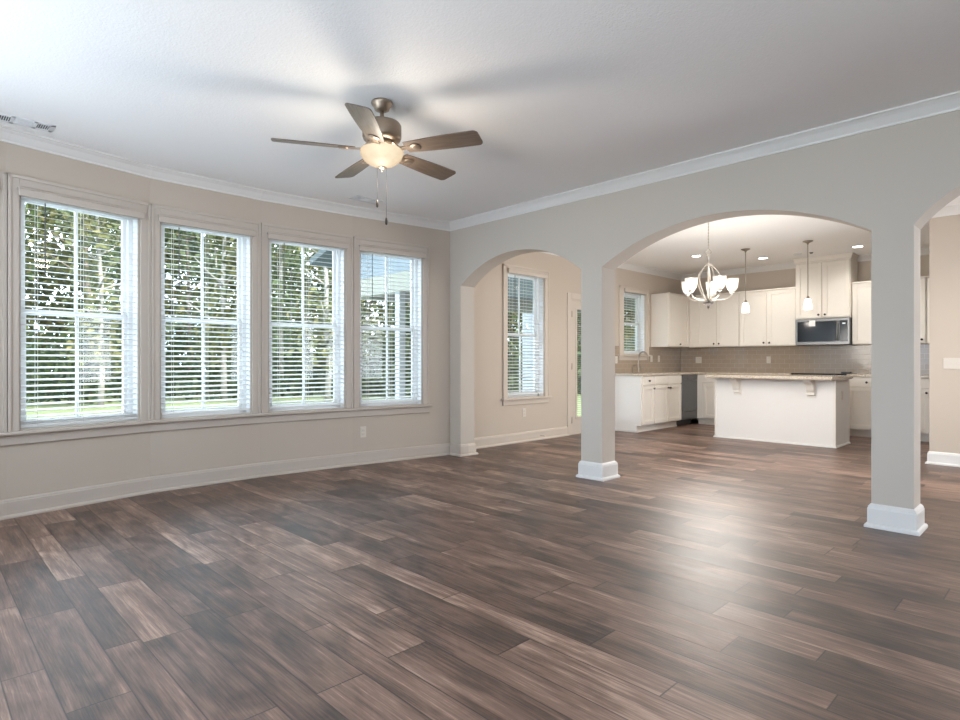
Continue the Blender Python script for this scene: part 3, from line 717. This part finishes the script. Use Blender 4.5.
def wall_cab(label, loc, rz, w, z0, z1, doors=1, d=.325, knobside=1, group='wall cabinets', light_rail=True):
    r = thing('wall_cabinet', label, 'cabinet', loc, rz, group)
    q = MB(); q.box(0, w, 0, d, z0, z1); q.build('body', M['cabinet'], r)
    cr = MB(); cr.bbox(-.001, w+.001, -.03, d, z1, z1+.022, .004); cr.build('cornice', M['cabinet'], r)
    for k in range(doors):
        x0, x1 = k*w/doors, (k+1)*w/doors
        dd = shaker(x0+.006, x1-.006, z0+.006, z1-.006, 'door', r)
        ks = knobside if doors == 1 else (1 if k == 0 else -1)
        if ks: knob(x1-.045 if ks > 0 else x0+.045, z0+.055, dd)
        else: knob((x0+x1)/2, z0+.05, dd)
    return r
XF, YF = -4.78, 9.99
DB = XF-XN-.005
base_cab('cream base cabinet with one drawer at the open end of the sink run', (XF, 8.15, 0), PI/2, .36, 1, True, DB, 1)
base_cab('cream two-door sink base cabinet between drawer cabinet and dishwasher', (XF, 8.51, 0), PI/2, .90, 2, True, DB, 1, false=True, drawers=2)
# end panel with shoe
r = thing('end_panel', 'white end panel closing the sink run of base cabinets', 'panel', (XF, 8.13, 0), PI/2)
q = MB(); q.box(-.0, .018, -.0, DB, .105, .876); q.box(0, .018, .075, DB, 0, .105); q.build('panel', M['island'], r)
q = MB(); q.box(-.014, 0, .06, DB, 0, .03); q.build('shoe_moulding', M['trim'], r)
# dishwasher
dwl = thing('dishwasher', 'dark stainless dishwasher in the corner of the sink run', 'dishwasher', (XF, 9.42, 0), PI/2)
q = MB(); q.box(.01, .55, 0, .55, .11, .87); q.box(.01, .55, .08, .5, 0, .11); q.build('body', M['black'], dwl)
q = MB(); q.bbox(.008, .552, -.028, 0, .25, .775, .004); q.build('door', M['darksteel'], dwl)
q = MB(); q.bbox(.008, .552, -.03, 0, .78, .868, .004); cp = q.build('control_panel', M['darksteel'], dwl)
q = MB(); q.bbox(.17, .39, -.045, -.03, .80, .83, .006); q.build('handle', M['steel'], cp)
q = MB(); q.bbox(.008, .552, -.026, 0, .11, .245, .004); q.build('lower_panel', M['steel'], dwl)
# back run
r = thing('cabinet_filler', 'cream filler post in the base cabinet corner beside the dishwasher', 'panel', (XF+.005, YF, 0), 0)
q = MB(); q.box(0, .115, -.01, .02, .105, .876); q.box(0, .115, .07, .09, 0, .105); q.build('post', M['cabinet'], r)
base_cab('cream base cabinet partly hidden behind the left end of the island', (-4.66, YF, 0), 0, .68, 1, True, .6, 1)
base_cab('cream base cabinet hidden behind the island left of the range', (-3.98, YF, 0), 0, .755, 2, True, .6, 1)
base_cab('cream base cabinet between the island and the right column', (-2.45, YF, 0), 0, .50, 1, True, .6, 1)
base_cab('cream base cabinet seen in the gap right of the right column', (-1.945, YF, 0), 0, .48, 1, True, .6, 1)
base_cab('cream base cabinet at the far right behind the hall wall', (-1.46, YF, 0), 0, .76, 2, True, .6, 1)
rg = thing('range', 'range with black cooktop below the microwave, mostly behind the island', 'range', (-3.215, YF-.02, 0), 0)
q = MB(); q.box(0, .755, .02, .60, .02, .90); q.build('body', M['steel'], rg)
q = MB(); q.bbox(.004, .751, -.02, .02, .2, .74, .006); od = q.build('oven_door', M['bglass'], rg)
q = MB(); q.tube([(.08, -.05, .70), (.675, -.05, .70)], .011, 10); q.tube([(.1, -.05, .70), (.1, -.018, .70)], .007, 8); q.tube([(.655, -.05, .70), (.655, -.018, .70)], .007, 8); q.build('handle', M['steel'], od)
q = MB(); q.bbox(-.002, .757, 0, .605, .90, .919, .004); q.build('cooktop', M['bglass'], rg)
q = MB(); q.bbox(.55, .68, .53, .60, .918, .942, .006); q.build('vent_cap', M['black'], rg)
# worktop
q = MB()
def slab(x0, x1, y0, y1): q.bbox(x0, x1, y0, y1, .878, .914, .005)
slab(XN+TB+.001, XF+.03, 8.10, YB-TB-.001)
slab(XF+.028, -3.222, YF-.035, YB-TB-.001)
wt = q.build('worktop', M['granite']); tag(wt, 'speckled beige granite worktop running round the sink corner', 'worktop')
q = MB(); q.bbox(-2.452, -.6, YF-.035, YB-TB-.001, .878, .914, .005); wt = q.build('worktop', M['granite']); tag(wt, 'speckled beige granite worktop right of the range', 'worktop')
# backsplash
q = MB(); q.box(XN, XN+TB, 8.12, 8.455, .914, 1.36); q.box(XN, XN+TB, 8.455, 9.405, .914, SW[2]-.097); q.box(XN, XN+TB, 9.405, YB, .914, 1.36); q.box(XN+TB, -.4, YB-TB, YB, .914, 1.36)
tag(q.build('wall_backsplash', M['tile']), 'taupe subway tile backsplash', None, None, 'structure')
# uppers
wall_cab('cream wall cabinet with one door right of the sink window', (XN+.33, 9.50, 0), PI/2, .77, 1.36, 2.28, 1, .325, 0)
YU = 10.27
r = thing('cabinet_filler', 'cream filler strip in the wall cabinet corner', 'panel', (-5.055, YU, 0), 0)
q = MB(); q.box(0, .135, 0, .02, 1.36, 2.28); q.build('strip', M['cabinet'], r)
wall_cab('cream two-door wall cabinet behind the chandelier', (-4.92, YU, 0), 0, .78, 1.36, 2.28, 2)
wall_cab('cream two-door wall cabinet left of the tall microwave cabinet', (-4.135, YU, 0), 0, .90, 1.36, 2.28, 2)
tallc = wall_cab('tall cream cabinet above the microwave reaching the crown moulding', (-3.225, 10.2, 0), 0, .765, 1.775, 2.652, 2, .395)
q = MB(); q.sweep([(0, .30), (0, 0), (.765, 0), (.765, .30)], [(p*.45 if k < 10 else -.02, z-.002) for k, (p, z) in enumerate(CR)]); q.build('crown_moulding', M['cabinet'], tallc)
wall_cab('cream wall cabinet between the microwave and the right column', (-2.455, YU, 0), 0, .48, 1.36, 2.28, 1, .325, 1)
wall_cab('cream wall cabinet seen in the gap right of the right column', (-1.97, YU, 0), 0, .42, 1.36, 2.28, 1, .325, 1)
wall_cab('cream wall cabinet at the far right behind the hall wall', (-1.545, YU, 0), 0, .8, 1.36, 2.28, 2, .325, 1)

# microwave
mw = thing('microwave', 'stainless over-the-range microwave with black glass door', 'microwave', (-3.222, 10.19, 1.36), 0)
q = MB(); q.bbox(0, .758, 0, .40, 0, .412, .004); q.build('body', M['steel'], mw)
q = MB(); q.bbox(.005, .753, -.02, 0, .37, .408, .004)
for k in range(9): q.box(.08+k*.07, .13+k*.07, -.0215, -.0195, .384, .394)
q.build('top_grille', M['steel'], mw)
q = MB(); q.bbox(.03, .575, -.022, 0, .055, .365, .004); dr = q.build('door', M['bglass'], mw)
q = MB(); q.bbox(.09, .50, -.024, -.021, .095, .30, .001); q.build('window', M['bglass'], dr)
q = MB(); q.tube(smooth([(.60, -.022, .07), (.60, -.058, .10), (.60, -.064, .21), (.60, -.058, .32), (.60, -.022, .35)]), .012, 10); q.build('handle', M['steel'], dr)
q = MB(); q.bbox(.625, .73, -.02, 0, .055, .365, .003); cp = q.build('control_panel', M['bglass'], mw)
q = MB(); q.box(.66, .70, -.0208, -.0198, .315, .33); q.build('display', M['screen'], cp)
q = MB(); q.bbox(.005, .753, -.02, 0, .004, .05, .003); q.build('bottom_rail', M['steel'], mw)
q = MB(); q.box(.73, .753, -.018, 0, .05, .37); q.box(.005, .03, -.018, 0, .05, .37); q.build('side_frame', M['steel'], mw)
q = MB(); q.bbox(.205, .29, -.027, -.0225, .295, .385, .001); tg = q.build('paper_tag', M['paper']); tg.location = (-3.222, 10.19, 1.36); tag(tg, 'white paper tag taped on the microwave door', 'paper tag')

# faucet
fc = thing('kitchen_faucet', 'tall gooseneck nickel faucet at the sink window', 'faucet', (-5.22, 8.80, .914), 0)
q = MB(); q.lathe([(.026, 0), (.026, .008), (.018, .02), (.016, .10), (.012, .12)], 20); q.build('base', M['nickel'], fc)
q = MB(); q.tube(smooth([(0, 0, .08), (0, 0, .22), (.012, 0, .295), (.06, 0, .345), (.12, 0, .345), (.165, 0, .30), (.175, 0, .255)]), .011, 12); q.build('spout', M['nickel'], fc)
q = MB(); q.lathe([(.012, .20), (.018, .205), (.018, .25), (.013, .262)], 16, (.176, 0, 0)); q.build('spray_head', M['nickel'], fc)
q = MB(); q.tube([(0, .015, .06), (.0, .05, .075), (.02, .10, .085)], [.009, .007, .005], 10); q.build('lever', M['nickel'], fc)
sp = thing('soap_dispenser', 'slim nickel soap dispenser left of the faucet', 'soap dispenser', (-5.22, 8.62, .914), 0)
q = MB(); q.lathe([(.02, 0), (.02, .006), (.011, .015), (.010, .09), (0, .09)], 16); q.build('body', M['nickel'], sp)
q = MB(); q.tube(smooth([(0, 0, .085), (0, 0, .115), (.03, 0, .125), (.07, 0, .115)]), .006, 8); q.build('nozzle', M['nickel'], sp)

# island
il = thing('kitchen_island', 'cream kitchen island with plain front panel and corbels', 'kitchen island', (-3.775, 8.485, 0), 0)
IW, ID = 1.562, .62
q = MB(); q.box(0, IW, 0, ID, 0, .876); q.build('body', M['island'], il)
q = MB(); q.bbox(-.004, .024, -.006, .02, 0, .876, .003); q.bbox(IW-.024, IW+.004, -.006, .02, 0, .876, .003); q.bbox(IW-.02, IW+.005, ID-.02, ID+.004, 0, .876, .003); q.build('corner_trim', M['cabinet'], il)
q = MB(); q.sweep([(0, ID), (0, 0), (IW, 0), (IW, ID)][::1], [(0, 0), (.018, 0), (.018, .012), (.008, .02), (0, .022)]); q.build('shoe_moulding', M['trim'], il)
def corbel(x):
    q = MB(); pr = [(0, .876), (-.20, .876), (-.20, .85), (-.185, .838), (-.15, .825), (-.115, .80), (-.09, .765), (-.075, .73), (-.05, .70), (-.05, .665), (0, .655)]
    n = len(pr); w = .045
    q.add([(x-w, y, z) for y, z in pr]+[(x+w, y, z) for y, z in pr], [list(range(n)), list(range(n, 2*n))[::-1]]+[(i, (i+1) % n, (i+1) % n+n, i+n) for i in range(n)])
    q.bbox(x-.055, x+.055, -.012, 0, .63, .876, .003)
    return q.build('corbel', M['cabinet'], il)
corbel(.33); corbel(1.285)
o = MB(); o.bbox(IW, IW+.006, .25, .32, .60, .715, .002); o = o.build('outlet_plate', M['plate'], il)
q = MB(); q.bbox(-.01, IW+.04, -.29, ID+.03, .876, .914, .006); q.bbox(.0, IW+.03, -.275, ID+.02, .868, .877, .002)
ct = q.build('island_top', M['granite']); ct.location = (-3.775, 8.485, 0); tag(ct, 'speckled beige granite slab on the kitchen island', 'worktop')

# ------------------------------------------------------------------ porch outside the nook
pr_ = struct_root('exterior_porch', (0, 0, 0), 0, 'covered white porch outside the nook')
q = MB(); q.box(-8.6, -5.56, 4.7, 10.0, -.28, -.06); q.build('slab', M['concrete'], pr_)
q = MB(); q.box(-8.05, -5.56, 4.82, 4.98, 2.06, 2.32); q.box(-8.05, -7.87, 4.98, 9.95, 2.1, 2.36); q.box(-8.05, -5.56, 9.8, 9.95, 2.1, 2.36); q.build('beam', M['porchtrim'], pr_)
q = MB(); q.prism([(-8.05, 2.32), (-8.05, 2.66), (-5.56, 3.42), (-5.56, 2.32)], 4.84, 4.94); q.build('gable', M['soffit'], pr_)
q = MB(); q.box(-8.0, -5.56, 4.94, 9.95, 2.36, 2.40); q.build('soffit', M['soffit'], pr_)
q = MB(); q.prism([(-8.42, 2.60), (-8.42, 2.70), (-5.56, 3.6), (-5.56, 3.48)], 4.5, 10.2); q.build('roof', M['shingle'], pr_)
q = MB(); q.box(-6.66, -6.56, 4.85, 4.95, -.06, 2.06); q.build('post', M['siding'], pr_)
q = MB(); q.box(-8.55, -8.15, 9.62, 10.02, -.06, 2.6); q.build('post', M['siding'], pr_)

# ------------------------------------------------------------------ garden
struct('bounce_strip', MB().box(-10.4, -5.7, -3, 4.4, -.32, -.22), M['concrete'], 'added pale strip outside the window wall, bouncing light to the ceiling')  # hidden below the sills, added to bounce daylight onto the ceiling
struct('lawn', MB().box(-70, -5.7, -30, 70, -.5, -.3), M['lawn'], 'green lawn outside the windows')
def leaf_quads(mb, c, rad, n, size, rng, shell=.35):
    for _ in range(n):
        while True:
            d = Vector((rng.uniform(-1, 1), rng.uniform(-1, 1), rng.uniform(-1, 1)))
            if shell < d.length <= 1: break
        p = Vector(c)+Vector((d.x*rad[0], d.y*rad[1], d.z*rad[2]))
        u = Vector((rng.gauss(0, 1), rng.gauss(0, 1), rng.gauss(0, 1))).normalized(); w = u.orthogonal().normalized(); s = size*rng.uniform(.6, 1.4)
        mb.add([p+u*s, p+w*s*.55, p-u*s, p-w*s*.55], [(0, 1, 2, 3)])
def tree_protos():
    out = []
    for i, (hh, lm, bk) in enumerate(((13, 'leaf_a', 'bark'), (11, 'leaf_b', 'bark'), (14, 'leaf_c', 'darkbark'), (9, 'leaf_a', 'darkbark'))):
        rng = random.Random(30+i); t = MB(); lean = rng.uniform(-.35, .35)
        pts = [(lean*k*k/30+rng.uniform(-.06, .06), rng.uniform(-.06, .06), hh*k/8) for k in range(9)]
        t.tube(pts, [.105*(1-k/10) for k in range(9)], 8)
        for k in range(10):
            z = rng.uniform(.22, .9)*hh; a = rng.uniform(0, 2*PI); L = rng.uniform(.6, 1.3)
            t.tube([(lean*(z/hh*8)**2/30, 0, z), (math.cos(a)*L*.5, math.sin(a)*L*.5, z+L*.25), (math.cos(a)*L, math.sin(a)*L, z+L*.6)], [.05, .03, .015], 5)
        c = MB()
        for k in range(24):
            z = rng.uniform(.16, 1.0)*hh; a = rng.uniform(0, 2*PI); R = rng.uniform(.1, .85)
            leaf_quads(c, (math.cos(a)*R, math.sin(a)*R, z), (.75, .75, .8), 60, .13, rng, .2)
        out.append((t, c, lm, bk))
    return out
protos = []
kinds = ['slender pale-trunked green tree in the woods beyond the lawn', 'olive-leaved pale-trunked tree in the woods beyond the lawn', 'dark-leaved tree with brown trunk in the woods beyond the lawn', 'short green tree with brown trunk in the woods beyond the lawn']
grp = ['pale-trunked green woodland trees', 'olive woodland trees', 'dark woodland trees', 'short green woodland trees']
for i, (t, c, lm, bk) in enumerate(tree_protos()):
    r = thing('woodland_tree', kinds[i], 'tree', (0, 0, -.35), 0, grp[i])
    t.build('trunk', M[bk], r, False); c.build('crown', M[lm], r, False); protos.append([r, 0])
rng = random.Random(11)
spots = []
for k in range(900):
    ang = rng.uniform(math.radians(-48), math.radians(30)); d = 20+18*rng.random()**1.3
    x = d*math.sin(ang-CAM_YAW); y = d*math.cos(ang-CAM_YAW)
    if x > -9.5: continue
    if d < 22 and rng.random() < .5: continue
    if all((x-a)**2+(y-b)**2 > 11.5 for a, b in spots): spots.append((x, y))
    if len(spots) >= 60: break
for k, (x, y) in enumerate(spots):
    pr = protos[rng.choice((0, 0, 1, 2, 2, 3))]
    o = pr[0] if pr[1] == 0 else dup(pr[0]); pr[1] += 1
    s = rng.uniform(.8, 1.15); o.location = (x, y, -.35); o.rotation_euler = (0, 0, rng.uniform(0, 6.28)); o.scale = (s, s, s)
ug = MB(); rng = random.Random(5)
for k in range(520):
    ang = rng.uniform(math.radians(-50), math.radians(32)); d = 23+16*rng.random()
    x = d*math.sin(ang-CAM_YAW); y = d*math.cos(ang-CAM_YAW); h = rng.uniform(.5, 2.6)
    if x > -9: continue
    leaf_quads(ug, (x, y, -.3+h*.5), (1.1, 1.1, h*.7), 60, .14, rng, 0)
tag(ug.build('undergrowth', M['leaf_c'], None, False), 'tangled green undergrowth along the edge of the woods', 'undergrowth', None, 'stuff')
fo = MB(); rng = random.Random(8)
for k in range(1400):
    ang = rng.uniform(math.radians(-50), math.radians(32)); d = 42+9*rng.random()
    x = d*math.sin(ang-CAM_YAW); y = d*math.cos(ang-CAM_YAW); z = -.3+14.5*rng.random()**1.05
    if x > -9: continue
    leaf_quads(fo, (x, y, z), (1.5, 1.5, 1.3), 55, .24, rng, 0)
tag(fo.build('treeline_foliage', M['leaf_b'], None, False), 'hazy green foliage of the deeper woods behind the trees', 'foliage', None, 'stuff')
